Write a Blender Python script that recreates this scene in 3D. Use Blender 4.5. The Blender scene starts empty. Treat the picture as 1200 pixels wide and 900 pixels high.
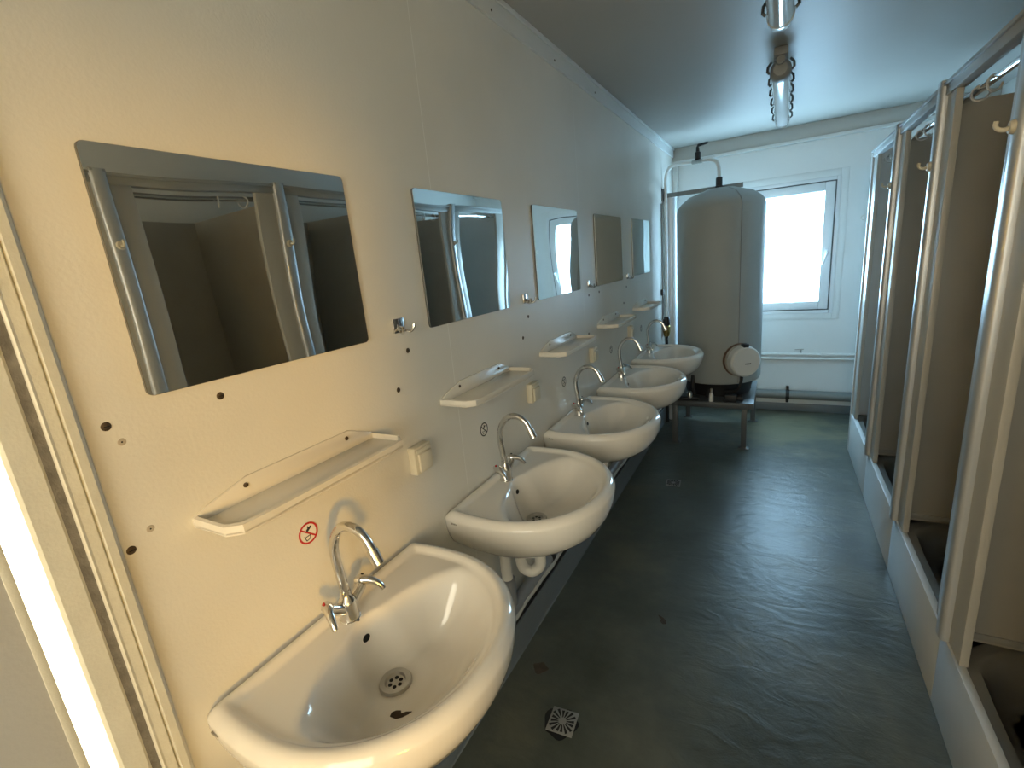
import bpy, bmesh, math, random
from mathutils import Vector, Matrix
random.seed(7)
SC = bpy.context.scene
COL = SC.collection
PI = math.pi

# ------------------------------------------------------------------ materials
def new_mat(name):
    m = bpy.data.materials.new(name); m.use_nodes = True
    nt = m.node_tree
    return m, nt, nt.nodes['Principled BSDF']

def mat(name, col, rough=0.5, metal=0.0, spec=0.5, bump=0.0, scale=40.0, var=0.0, vscale=6.0, coat=0.0, detail=3.0):
    m, nt, b = new_mat(name)
    N, L = nt.nodes, nt.links
    b.inputs['Base Color'].default_value = (*col, 1)
    b.inputs['Roughness'].default_value = rough
    b.inputs['Metallic'].default_value = metal
    b.inputs['Specular IOR Level'].default_value = spec
    b.inputs['Coat Weight'].default_value = coat
    tc = N.new('ShaderNodeTexCoord')
    n = N.new('ShaderNodeTexNoise'); n.inputs['Scale'].default_value = vscale; n.inputs['Detail'].default_value = 4
    L.new(tc.outputs['Object'], n.inputs['Vector'])
    r = N.new('ShaderNodeValToRGB')
    v = max(var, 0.015)
    r.color_ramp.elements[0].position = 0.3; r.color_ramp.elements[1].position = 0.7
    r.color_ramp.elements[0].color = (*[c * (1 - v) for c in col], 1)
    r.color_ramp.elements[1].color = (*[min(1, c * (1 + v * 0.5)) for c in col], 1)
    L.new(n.outputs['Fac'], r.inputs['Fac']); L.new(r.outputs['Color'], b.inputs['Base Color'])
    if bump > 0:
        n2 = N.new('ShaderNodeTexNoise'); n2.inputs['Scale'].default_value = scale; n2.inputs['Detail'].default_value = detail
        L.new(tc.outputs['Object'], n2.inputs['Vector'])
        bp = N.new('ShaderNodeBump'); bp.inputs['Strength'].default_value = bump; bp.inputs['Distance'].default_value = 0.01
        L.new(n2.outputs['Fac'], bp.inputs['Height']); L.new(bp.outputs['Normal'], b.inputs['Normal'])
    return m

def wall_material():
    m, nt, b = new_mat('painted_panel')
    N, L = nt.nodes, nt.links
    b.inputs['Roughness'].default_value = 0.36
    b.inputs['Specular IOR Level'].default_value = 0.45
    tc = N.new('ShaderNodeTexCoord')
    n = N.new('ShaderNodeTexNoise'); n.inputs['Scale'].default_value = 2.2; n.inputs['Detail'].default_value = 5
    L.new(tc.outputs['Object'], n.inputs['Vector'])
    r = N.new('ShaderNodeValToRGB')
    r.color_ramp.elements[0].color = (0.69, 0.675, 0.62, 1); r.color_ramp.elements[0].position = 0.35
    r.color_ramp.elements[1].color = (0.74, 0.725, 0.67, 1); r.color_ramp.elements[1].position = 0.65
    L.new(n.outputs['Fac'], r.inputs['Fac'])
    # panel seams every 1.2 m along the wall (a thin filled joint)
    sx = N.new('ShaderNodeSeparateXYZ'); L.new(tc.outputs['Object'], sx.inputs[0])
    def math_n(op, a, bb=None):
        k = N.new('ShaderNodeMath'); k.operation = op
        if isinstance(a, (int, float)): k.inputs[0].default_value = a
        else: L.new(a, k.inputs[0])
        if bb is not None:
            if isinstance(bb, (int, float)): k.inputs[1].default_value = bb
            else: L.new(bb, k.inputs[1])
        return k.outputs[0]
    f = math_n('ADD', sx.outputs['Y'], 0.02 + 1.2)
    f = math_n('DIVIDE', f, 1.2)
    f = math_n('FRACT', f)
    f = math_n('SUBTRACT', f, 0.5)
    f = math_n('ABSOLUTE', f)
    f = math_n('GREATER_THAN', f, 0.5 - 0.0012)
    mx = N.new('ShaderNodeMixRGB'); mx.inputs[2].default_value = (0.86, 0.86, 0.82, 1)
    k = math_n('MULTIPLY', f, 0.7)
    L.new(k, mx.inputs[0]); L.new(r.outputs['Color'], mx.inputs[1]); L.new(mx.outputs[0], b.inputs['Base Color'])
    n2 = N.new('ShaderNodeTexNoise'); n2.inputs['Scale'].default_value = 160; n2.inputs['Detail'].default_value = 2
    L.new(tc.outputs['Object'], n2.inputs['Vector'])
    bp = N.new('ShaderNodeBump'); bp.inputs['Strength'].default_value = 0.10; bp.inputs['Distance'].default_value = 0.004
    n3 = N.new('ShaderNodeTexNoise'); n3.inputs['Scale'].default_value = 3.0; n3.inputs['Detail'].default_value = 1
    L.new(tc.outputs['Object'], n3.inputs['Vector'])
    bp2 = N.new('ShaderNodeBump'); bp2.inputs['Strength'].default_value = 0.25; bp2.inputs['Distance'].default_value = 0.02
    L.new(n3.outputs['Fac'], bp2.inputs['Height'])
    L.new(n2.outputs['Fac'], bp.inputs['Height']); L.new(bp2.outputs['Normal'], bp.inputs['Normal'])
    L.new(bp.outputs['Normal'], b.inputs['Normal'])
    return m

def floor_material():
    m, nt, b = new_mat('worn_vinyl')
    N, L = nt.nodes, nt.links
    tc = N.new('ShaderNodeTexCoord')
    n = N.new('ShaderNodeTexNoise'); n.inputs['Scale'].default_value = 2.6; n.inputs['Detail'].default_value = 7; n.inputs['Roughness'].default_value = 0.65
    L.new(tc.outputs['Object'], n.inputs['Vector'])
    r = N.new('ShaderNodeValToRGB')
    e = r.color_ramp.elements
    e[0].position = 0.30; e[0].color = (0.050, 0.056, 0.044, 1)
    e[1].position = 0.72; e[1].color = (0.125, 0.128, 0.100, 1)
    k = e.new(0.5); k.color = (0.078, 0.086, 0.070, 1)
    L.new(n.outputs['Fac'], r.inputs['Fac'])
    # brown grime patches
    n4 = N.new('ShaderNodeTexNoise'); n4.inputs['Scale'].default_value = 1.3; n4.inputs['Detail'].default_value = 6
    L.new(tc.outputs['Object'], n4.inputs['Vector'])
    r4 = N.new('ShaderNodeValToRGB'); r4.color_ramp.elements[0].position = 0.52; r4.color_ramp.elements[1].position = 0.72
    r4.color_ramp.elements[0].color = (0, 0, 0, 1); r4.color_ramp.elements[1].color = (0.6, 0.6, 0.6, 1)
    L.new(n4.outputs['Fac'], r4.inputs['Fac'])
    mx = N.new('ShaderNodeMixRGB'); mx.inputs[2].default_value = (0.135, 0.12, 0.07, 1)
    L.new(r4.outputs['Color'], mx.inputs[0]); L.new(r.outputs['Color'], mx.inputs[1])
    # worn tan patch in front of the tank
    mp5 = N.new('ShaderNodeMapping'); mp5.vector_type = 'POINT'
    mp5.inputs['Location'].default_value = (-1.0 / 0.55, -4.45 / 0.75, 0); mp5.inputs['Scale'].default_value = (1 / 0.55, 1 / 0.75, 1)
    L.new(tc.outputs['Object'], mp5.inputs['Vector'])
    ln = N.new('ShaderNodeVectorMath'); ln.operation = 'LENGTH'; L.new(mp5.outputs[0], ln.inputs[0])
    n5 = N.new('ShaderNodeTexNoise'); n5.inputs['Scale'].default_value = 4.5; n5.inputs['Detail'].default_value = 6
    L.new(tc.outputs['Object'], n5.inputs['Vector'])
    ad = N.new('ShaderNodeMath'); ad.operation = 'MULTIPLY_ADD'; ad.inputs[1].default_value = 2.2
    L.new(n5.outputs['Fac'], ad.inputs[0]); L.new(ln.outputs['Value'], ad.inputs[2])
    mr = N.new('ShaderNodeMapRange'); mr.inputs['From Min'].default_value = 2.0; mr.inputs['From Max'].default_value = 1.3; mr.inputs['To Max'].default_value = 0.75
    L.new(ad.outputs[0], mr.inputs['Value'])
    mx5 = N.new('ShaderNodeMixRGB'); mx5.inputs[2].default_value = (0.20, 0.185, 0.11, 1)
    L.new(mr.outputs[0], mx5.inputs[0]); L.new(mx.outputs[0], mx5.inputs[1])
    L.new(mx5.outputs[0], b.inputs['Base Color'])
    rr = N.new('ShaderNodeMapRange'); rr.inputs['To Min'].default_value = 0.25; rr.inputs['To Max'].default_value = 0.48
    L.new(n.outputs['Fac'], rr.inputs['Value']); L.new(rr.outputs[0], b.inputs['Roughness'])
    b.inputs['Specular IOR Level'].default_value = 0.44
    # wrinkles in the sheet vinyl
    mp = N.new('ShaderNodeMapping'); mp.inputs['Scale'].default_value = (2.6, 5.5, 1); mp.inputs['Rotation'].default_value = (0, 0, 0.5)
    L.new(tc.outputs['Object'], mp.inputs['Vector'])
    n2 = N.new('ShaderNodeTexNoise'); n2.inputs['Scale'].default_value = 2.2; n2.inputs['Detail'].default_value = 4; n2.inputs['Distortion'].default_value = 1.2
    L.new(mp.outputs['Vector'], n2.inputs['Vector'])
    n3 = N.new('ShaderNodeTexNoise'); n3.inputs['Scale'].default_value = 140; n3.inputs['Detail'].default_value = 2
    L.new(tc.outputs['Object'], n3.inputs['Vector'])
    b1 = N.new('ShaderNodeBump'); b1.inputs['Strength'].default_value = 0.30; b1.inputs['Distance'].default_value = 0.012
    b2 = N.new('ShaderNodeBump'); b2.inputs['Strength'].default_value = 0.16; b2.inputs['Distance'].default_value = 0.003
    L.new(n2.outputs['Fac'], b1.inputs['Height']); L.new(n3.outputs['Fac'], b2.inputs['Height'])
    L.new(b1.outputs['Normal'], b2.inputs['Normal']); L.new(b2.outputs['Normal'], b.inputs['Normal'])
    return m

def mirror_material():
    m, nt, b = new_mat('acrylic_mirror')
    N, L = nt.nodes, nt.links
    b.inputs['Base Color'].default_value = (0.76, 0.77, 0.74, 1)
    b.inputs['Metallic'].default_value = 1; b.inputs['Roughness'].default_value = 0.015
    tc = N.new('ShaderNodeTexCoord')
    n = N.new('ShaderNodeTexNoise'); n.inputs['Scale'].default_value = 2.4; n.inputs['Detail'].default_value = 0.5
    L.new(tc.outputs['Object'], n.inputs['Vector'])
    bp = N.new('ShaderNodeBump'); bp.inputs['Strength'].default_value = 0.06; bp.inputs['Distance'].default_value = 0.05
    L.new(n.outputs['Fac'], bp.inputs['Height']); L.new(bp.outputs['Normal'], b.inputs['Normal'])
    return m

def pane_material(name, emis, strength, clear, trans=0.8):
    # frosted pane: scatters daylight towards the room and lets a blurred view through
    m = bpy.data.materials.new(name); m.use_nodes = True
    nt = m.node_tree; N, L = nt.nodes, nt.links
    N.remove(N['Principled BSDF']); out = N['Material Output']
    if clear:
        t = N.new('ShaderNodeBsdfTransparent'); t.inputs[0].default_value = (trans, trans, trans, 1)
        g = N.new('ShaderNodeBsdfGlossy'); g.inputs['Roughness'].default_value = 0.05
        mx = N.new('ShaderNodeMixShader'); mx.inputs[0].default_value = 0.06
        L.new(t.outputs[0], mx.inputs[1]); L.new(g.outputs[0], mx.inputs[2]); L.new(mx.outputs[0], out.inputs[0])
        return m
    r = N.new('ShaderNodeBsdfRefraction'); r.inputs['Roughness'].default_value = 0.32; r.inputs['IOR'].default_value = 1.25
    r.inputs['Color'].default_value = (0.25, 0.25, 0.25, 1)
    e = N.new('ShaderNodeEmission'); e.inputs[0].default_value = (*emis, 1); e.inputs[1].default_value = strength
    a = N.new('ShaderNodeAddShader')
    L.new(r.outputs[0], a.inputs[0]); L.new(e.outputs[0], a.inputs[1]); L.new(a.outputs[0], out.inputs[0])
    return m

M = {}
M['wall'] = wall_material()
M['wall_back'] = mat('white_panel', (0.72, 0.735, 0.72), 0.42, bump=0.06, scale=120)
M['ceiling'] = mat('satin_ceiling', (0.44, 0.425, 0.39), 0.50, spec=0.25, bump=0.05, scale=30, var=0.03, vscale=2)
M['trim'] = mat('painted_trim', (0.68, 0.69, 0.67), 0.4)
M['beam'] = mat('beige_beam', (0.47, 0.47, 0.44), 0.5)
M['floor'] = floor_material()
M['skirt'] = mat('blue_grey_vinyl', (0.17, 0.195, 0.21), 0.42, var=0.08, bump=0.1, scale=60)
M['black_gap'] = mat('black_sealant', (0.012, 0.012, 0.012), 0.6)
M['door_frame'] = mat('cream_steel_frame', (0.72, 0.70, 0.60), 0.38, bump=0.08, scale=220, var=0.05, vscale=25)
M['gasket'] = mat('grey_gasket', (0.20, 0.185, 0.16), 0.8, bump=0.3, scale=90, var=0.25, vscale=50)
M['door'] = mat('grey_door_leaf', (0.50, 0.49, 0.46), 0.45, bump=0.05, scale=150)
M['ceramic'] = mat('white_ceramic', (0.81, 0.785, 0.735), 0.10, spec=0.5, coat=0.35)
M['chrome'] = mat('chrome', (0.72, 0.71, 0.69), 0.12, metal=1.0)
M['steel'] = mat('dull_steel', (0.50, 0.49, 0.46), 0.32, metal=1.0, var=0.1, vscale=60)
M['hole'] = mat('dark_hole', (0.008, 0.008, 0.008), 0.9)
M['red'] = mat('red_print', (0.50, 0.018, 0.016), 0.5)
M['dark_print'] = mat('dark_print', (0.02, 0.02, 0.022), 0.5)
M['paper'] = mat('sticker_white', (0.78, 0.75, 0.69), 0.5)
M['shelf'] = mat('cream_plastic', (0.72, 0.69, 0.62), 0.24, spec=0.5)
M['switch'] = mat('ivory_plastic', (0.70, 0.65, 0.52), 0.3)
M['switch_white'] = mat('white_plastic', (0.78, 0.77, 0.73), 0.3)
M['screw'] = mat('rusty_screw', (0.09, 0.065, 0.04), 0.55, metal=0.5, var=0.3, vscale=200)
M['pvc_white'] = mat('white_pvc', (0.78, 0.77, 0.74), 0.28)
M['pvc_grey'] = mat('grey_pvc', (0.24, 0.255, 0.275), 0.30, var=0.06)
M['mirror'] = mirror_material()
M['mirror_edge'] = mat('mirror_edge', (0.12, 0.12, 0.11), 0.4)
M['tank'] = mat('tank_jacket', (0.345, 0.365, 0.35), 0.58, bump=0.08, scale=40, var=0.04, vscale=4)
M['tank_seam'] = mat('tank_seam', (0.27, 0.28, 0.27), 0.5)
M['black_rubber'] = mat('black_rubber', (0.012, 0.012, 0.013), 0.5)
M['rust'] = mat('rusty_flange', (0.22, 0.13, 0.085), 0.65, var=0.5, vscale=25)
M['cover'] = mat('cover_plastic', (0.68, 0.67, 0.63), 0.3)
M['cover_stained'] = mat('stained_plastic', (0.50, 0.45, 0.37), 0.4, var=0.3, vscale=14)
M['stand'] = mat('grey_painted_steel', (0.085, 0.095, 0.10), 0.4, bump=0.05, scale=90, var=0.1)
M['brass'] = mat('brass', (0.42, 0.30, 0.10), 0.35, metal=1.0, var=0.2, vscale=40)
M['pipe_grey'] = mat('painted_grey_pipe', (0.20, 0.21, 0.20), 0.38)
M['pipe_white'] = mat('white_painted_pipe', (0.70, 0.71, 0.69), 0.3)
M['pipe_blue'] = mat('white_pipe_cover', (0.70, 0.735, 0.76), 0.22)
M['window_frame'] = mat('white_window_plastic', (0.74, 0.76, 0.77), 0.28)
M['window_gasket'] = mat('window_gasket', (0.11, 0.12, 0.12), 0.6)
M['fascia'] = mat('grey_fascia', (0.68, 0.69, 0.68), 0.36, var=0.03)
M['panel'] = mat('grey_brown_laminate', (0.45, 0.44, 0.40), 0.42, bump=0.03, scale=80, var=0.06, vscale=5)
M['jamb'] = mat('grey_jamb', (0.50, 0.49, 0.45), 0.34, var=0.03)
M['alu'] = mat('satin_aluminium', (0.52, 0.54, 0.56), 0.33, metal=0.35)
M['header'] = mat('grey_header', (0.36, 0.37, 0.36), 0.42)
M['tray'] = mat('grey_acrylic_tray', (0.37, 0.37, 0.345), 0.22)
M['hook'] = mat('yellowed_plastic', (0.66, 0.60, 0.46), 0.4)
M['ring'] = mat('ring_plastic', (0.62, 0.62, 0.60), 0.3)
M['lamp_clear'] = mat('lamp_diffuser', (0.62, 0.65, 0.66), 0.12, coat=0.6)
M['lamp_cap'] = mat('lamp_end_cap', (0.25, 0.255, 0.25), 0.5)
M['clip'] = mat('steel_clip', (0.22, 0.22, 0.21), 0.3, metal=0.9)
M['leaf'] = mat('dry_leaf', (0.05, 0.03, 0.015), 0.7, var=0.4, vscale=90)
M['mark'] = mat('grey_print', (0.33, 0.31, 0.27), 0.4)
M['grate'] = mat('plastic_grate', (0.24, 0.24, 0.225), 0.4)
M['ground'] = mat('pale_gravel', (0.62, 0.62, 0.60), 0.9, var=0.15, vscale=3)
M['stain'] = mat('brown_stain', (0.065, 0.045, 0.03), 0.7, var=0.4, vscale=30)
M['pane'] = pane_material('frosted_pane', (0.41, 0.73, 1.0), 4.3, False)
M['pane_clear'] = pane_material('clear_pane', (1, 1, 1), 0, True, 0.85)
M['pane_dimmed'] = pane_material('dimmed_pane', (1, 1, 1), 0, True, 0.30)  # transmission lowered to hold back sky fill, not a glass tint

# ------------------------------------------------------------------ mesh helpers
class MB:
    def __init__(s): s.bm = bmesh.new()
    def box(s, lo, hi, bev=0.0, seg=2):
        t = bmesh.new()
        bmesh.ops.create_cube(t, size=1)
        lo, hi = Vector(lo), Vector(hi)
        for v in t.verts: v.co = Vector([(lo[i] + hi[i]) / 2 + v.co[i] * (hi[i] - lo[i]) for i in range(3)])
        if bev > 0: bmesh.ops.bevel(t, geom=t.edges[:], offset=bev, segments=seg, affect='EDGES', profile=0.5)
        s._merge(t); return s
    def _merge(s, t, mx=None):
        if mx is not None: bmesh.ops.transform(t, matrix=mx, verts=t.verts)
        me = bpy.data.meshes.new('tmp'); t.to_mesh(me); t.free(); s.bm.from_mesh(me); bpy.data.meshes.remove(me)
    def tube(s, pts, r, n=14, caps=True, sub=0):
        P = [Vector(p) for p in pts]
        R = [r] * len(P) if isinstance(r, (int, float)) else list(r)
        if sub:
            Q, RR = [], []
            for i in range(len(P) - 1):
                p0, p1, p2, p3 = P[max(i-1, 0)], P[i], P[i+1], P[min(i+2, len(P)-1)]
                for k in range(sub):
                    t = k / sub
                    Q.append(0.5 * ((2*p1) + (p2-p0)*t + (2*p0-5*p1+4*p2-p3)*t*t + (3*p1-p0-3*p2+p3)*t**3))
                    RR.append(R[i] + (R[i+1]-R[i]) * t)
            Q.append(P[-1]); RR.append(R[-1]); P, R = Q, RR
        bm = s.bm; rings = []; up = None
        for i, p in enumerate(P):
            d = (P[min(i+1, len(P)-1)] - P[max(i-1, 0)]).normalized()
            if up is None:
                up = Vector((0, 0, 1)) if abs(d.z) < 0.9 else Vector((0, 1, 0))
            u = (up - d * up.dot(d)).normalized(); up = u; w = d.cross(u)
            rings.append([bm.verts.new(p + R[i] * (math.cos(2*PI*k/n) * u + math.sin(2*PI*k/n) * w)) for k in range(n)])
        for a, b in zip(rings, rings[1:]):
            for k in range(n): bm.faces.new((a[k], a[(k+1) % n], b[(k+1) % n], b[k]))
        if caps:
            bm.faces.new(list(reversed(rings[0]))); bm.faces.new(rings[-1])
        return s
    def lathe(s, prof, n=32, axis=(0, 0, 1), at=(0, 0, 0)):
        t = bmesh.new(); rings = []
        for r, z in prof:
            if r < 1e-6: rings.append([t.verts.new((0, 0, z))])
            else: rings.append([t.verts.new((r*math.cos(2*PI*k/n), r*math.sin(2*PI*k/n), z)) for k in range(n)])
        for a, b in zip(rings, rings[1:]):
            for k in range(n):
                q = (k+1) % n
                if len(a) == 1 and len(b) == 1: continue
                if len(a) == 1: t.faces.new((a[0], b[q], b[k]))
                elif len(b) == 1: t.faces.new((a[k], a[q], b[0]))
                else: t.faces.new((a[k], a[q], b[q], b[k]))
        mx = Matrix.Translation(Vector(at)) @ Vector((0, 0, 1)).rotation_difference(Vector(axis)).to_matrix().to_4x4()
        s._merge(t, mx); return s
    def prism(s, poly, z0, z1, mx=None, bev=0.0):
        t = bmesh.new()
        a = [t.verts.new((x, y, z0)) for x, y in poly]; b = [t.verts.new((x, y, z1)) for x, y in poly]
        n = len(poly)
        t.faces.new(list(reversed(a))); t.faces.new(b)
        for k in range(n): t.faces.new((a[k], a[(k+1) % n], b[(k+1) % n], b[k]))
        if bev > 0: bmesh.ops.bevel(t, geom=t.edges[:], offset=bev, segments=2, affect='EDGES', profile=0.5)
        s._merge(t, mx); return s
    def torus(s, c, R, r, mx=None, n=24, m=8, a0=0, a1=2*PI):
        pts = [(R*math.cos(a0+(a1-a0)*k/n), R*math.sin(a0+(a1-a0)*k/n), 0) for k in range(n+1)]
        mm = Matrix.Translation(Vector(c)) @ (mx or Matrix.Identity(4))
        return s.tube([mm @ Vector(p) for p in pts], r, m)
    def build(s, name, m, parent=None, smooth=True, angle=35):
        bmesh.ops.recalc_face_normals(s.bm, faces=s.bm.faces[:])
        me = bpy.data.meshes.new(name); s.bm.to_mesh(me); s.bm.free()
        me.materials.append(m)
        if smooth:
            me.polygons.foreach_set('use_smooth', [True] * len(me.polygons))
            me.set_sharp_from_angle(angle=math.radians(angle))
        o = bpy.data.objects.new(name, me); COL.objects.link(o)
        if parent: o.parent = parent
        return o

def box(name, lo, hi, m, parent=None, bev=0.0): return MB().box(lo, hi, bev).build(name, m, parent)
def tag(o, label, cat, group=None):
    o['label'] = label; o['category'] = cat
    if group: o['group'] = group
    return o
def struct(o): o['kind'] = 'structure'; return o
def thing(name, label, cat, loc=(0, 0, 0), group=None, rz=0.0):
    o = bpy.data.objects.new(name, None); COL.objects.link(o)
    o.empty_display_size = 0.05; o.location = loc; o.rotation_euler = (0, 0, rz)
    return tag(o, label, cat, group)
def dup(o, parent=None):
    c = o.copy(); COL.objects.link(c); c.parent = parent
    for ch in list(o.children): dup(ch, c)
    return c
def repeat(first, i, loc, label):
    r = first if i == 0 else dup(first)
    r.location = loc; r['label'] = label
    return r

YB, ZC, XR, YR = 4.95, 2.455, 2.2, -1.7          # back wall, ceiling, right wall, rear wall
T = 0.08

# ------------------------------------------------------------------ camera (solved from the vanishing points)
CAM = Vector((0.88, 0.0, 1.575)); F = 555.05
Rm = Matrix(((0.87606966, 0.03854114, -0.48064179), (0.473419, -0.25795266, 0.84222021), (-0.0915227, -0.96538853, -0.2442306)))
right, down, fwd = Vector([Rm[i][0] for i in range(3)]), Vector([Rm[i][1] for i in range(3)]), Vector([Rm[i][2] for i in range(3)])
cam = bpy.data.cameras.new('camera'); cam.sensor_width = 36; cam.lens = F / 1200 * 36; cam.clip_start = 0.02
co = bpy.data.objects.new('camera', cam); COL.objects.link(co)
mw = Matrix.Identity(4)
for i in range(3):
    mw[i][0] = right[i]; mw[i][1] = -down[i]; mw[i][2] = -fwd[i]; mw[i][3] = CAM[i]
co.matrix_world = mw; SC.camera = co

# ------------------------------------------------------------------ setting
struct(box('floor', (-T, YR - T, -0.06), (XR + T, YB + T, 0), M['floor']))
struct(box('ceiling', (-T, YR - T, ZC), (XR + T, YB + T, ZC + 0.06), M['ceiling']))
# left wall with the doorway y -0.72 .. 0.212, z 0 .. 2.08
DY0, DY1, DZ = -0.72, 0.212, 2.08
wl = MB()
wl.box((-T, DY1, 0.185), (0, YB, ZC)); wl.box((-T, YR, 0), (0, DY0, ZC)); wl.box((-T, DY0, DZ), (0, DY1, ZC))
struct(wl.build('wall_left', M['wall'], smooth=False))
RR = (0.45, 1.85, 0.85, 2.36)  # rear wall opening for the added fill window
wq = MB()
wq.box((-T, YR - T, 0), (RR[0], YR, ZC)); wq.box((RR[1], YR - T, 0), (XR + T, YR, ZC))
wq.box((RR[0], YR - T, 0), (RR[1], YR, RR[2])); wq.box((RR[0], YR - T, RR[3]), (RR[1], YR, ZC))
struct(wq.build('wall_rear', M['wall'], smooth=False))
w3 = thing('fill_window', 'window', 'window', (0, 0, 0)); del w3['label']; del w3['category']; struct(w3)  # made-up window behind the camera, added to let in fill light
b = MB()
b.box((RR[0] - 0.04, YR - T, RR[2] - 0.04), (RR[0] + 0.03, YR + 0.012, RR[3] + 0.04), 0.003); b.box((RR[1] - 0.03, YR - T, RR[2] - 0.04), (RR[1] + 0.04, YR + 0.012, RR[3] + 0.04), 0.003)
b.box((RR[0], YR - T, RR[3] - 0.03), (RR[1], YR + 0.012, RR[3] + 0.04), 0.003); b.box((RR[0], YR - T, RR[2] - 0.04), (RR[1], YR + 0.012, RR[2] + 0.03), 0.003)
struct(b.build('window_frame', M['window_frame'], w3))
struct(box('window_pane', (RR[0] + 0.02, YR - 0.04, RR[2] + 0.02), (RR[1] - 0.02, YR - 0.036, RR[3] - 0.02), M['pane_clear'], w3))
# right wall with a window opening near the rear
RW = (-1.48, -0.70, 0.80, 2.16)
wr = MB()
wr.box((XR, YR, 0), (XR + T, RW[0], ZC)); wr.box((XR, RW[1], 0), (XR + T, YB, ZC))
wr.box((XR, RW[0], 0), (XR + T, RW[1], RW[2])); wr.box((XR, RW[0], RW[3]), (XR + T, RW[1], ZC))
struct(wr.build('wall_right', M['wall_back'], smooth=False))
# back wall with the window opening
WX0, WX1, WZ0, WZ1 = 0.30, 1.285, 0.935, 2.005
wb = MB()
wb.box((-T, YB, 0), (WX0, YB + T, ZC)); wb.box((WX1, YB, 0), (XR + T, YB + T, ZC))
wb.box((WX0, YB, 0), (WX1, YB + T, WZ0)); wb.box((WX0, YB, WZ1), (WX1, YB + T, ZC))
struct(wb.build('wall_back', M['wall_back'], smooth=False))
# ceiling beam along the back wall, with its lighter lower lip
struct(box('trim_1', (0, YB - 0.05, 2.345), (XR, YB, ZC), M['beam'], bev=0.004))
struct(box('trim_2', (0, YB - 0.064, 2.322), (XR, YB, 2.345), M['trim'], bev=0.003))
# cover strip along the top of the left wall
struct(box('trim_3', (0, YR, 2.378), (0.012, YB - 0.058, ZC - 0.004), M['trim'], bev=0.003))
struct(box('trim_4', (0.012, YR, 2.438), (0.020, YB - 0.058, ZC), M['trim'], bev=0.002))
# corner strip behind the tank pipe
struct(box('trim_5', (0, YB - 0.07, 0.2), (0.045, YB, 2.325), M['trim'], bev=0.006))
# skirtings: vinyl turned up the wall, dark joint, ragged paint edge
bl = MB()
bl.prism([(0.0, 0.0), (0.0, 0.145), (0.006, 0.145), (0.008, 0.006), (0.011, 0.0)], 0.27, YB,
         Matrix(((1, 0, 0, 0), (0, 0, 1, 0), (0, 1, 0, 0), (0, 0, 0, 1))))
struct(bl.build('baseboard_left', M['skirt'], smooth=False))
struct(box('baseboard_joint_left', (-T, 0.212, 0.0), (-0.002, YB, 0.185), M['black_gap']))
rg = MB()
yy = 0.27
ed = []
while yy < YB - 0.02:
    ed.append((yy, 0.172 + random.uniform(-0.006, 0.006))); yy += random.uniform(0.02, 0.07)
ed.append((YB - 0.01, 0.172))
rg.prism([(y, z) for y, z in ed] + [(YB - 0.01, 0.192), (0.27, 0.192)], 0.0, 0.004,
         Matrix(((0, 0, 1, 0), (1, 0, 0, 0), (0, 1, 0, 0), (0, 0, 0, 1))))
struct(rg.build('trim_6', M['trim'], smooth=False))
struct(box('baseboard_back', (0.0, YB - 0.010, 0), (XR, YB, 0.075), M['skirt'], bev=0.003))

# door frame (cream steel profile) and leaf standing ajar
fr = MB()
prof = [(-0.09, 0.226), (0.010, 0.226), (0.012, 0.2285), (0.0105, 0.232), (0.0105, 0.2445), (0.006, 0.2455), (0.006, 0.2475),
        (0.014, 0.249), (0.015, 0.262), (0.010, 0.266), (-0.0, 0.266), (-0.0, 0.30), (-0.09, 0.30)]
prof = [(-0.095, 0.213)] + [(x, y) for x, y in prof if x > -0.08] + [(0.0, 0.2665), (-0.0005, 0.213)]
prof = [(-0.001, 0.226), (0.010, 0.226), (0.012, 0.2285), (0.0105, 0.232), (0.0105, 0.2445), (0.006, 0.2455), (0.006, 0.2475), (0.014, 0.249), (0.013, 0.260), (0.004, 0.2665), (-0.001, 0.2665)]
fr.prism(prof, 0.0, DZ + 0.05)
jf = struct(fr.build('door_frame_right', M['door_frame'], smooth=False))
struct(box('door_gasket', (-0.07, 0.2115, 0.0), (0.006, 0.226, DZ), M['gasket']))
rb = MB(); rb.prism([(-0.07, 0.180), (0.002, 0.180), (0.008, 0.184), (0.008, 0.2110), (0.006, 0.2145), (-0.07, 0.2115)], 0.0, DZ)
struct(rb.build('door_jamb', M['door_frame'], smooth=False))
struct(box('door_frame_top', (0, DY0 - 0.04, DZ), (0.014, 0.226, DZ + 0.05), M['door_frame'], bev=0.003))
struct(box('door_frame_left', (0, DY0 - 0.05, 0), (0.014, DY0, DZ + 0.05), M['door_frame'], bev=0.003))
lf = thing('door_1', 'grey door leaf ajar', 'door', (0, 0, 0)); del lf['label']; del lf['category']; struct(lf)
struct(box('door_leaf', (-0.045, DY0, 0.01), (-0.004, 0.1415, DZ), M['door'], lf))
struct(box('door_edge', (-0.046, 0.1415, 0.01), (-0.002, 0.1525, DZ), M['door_frame'], lf, bev=0.002))

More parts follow.
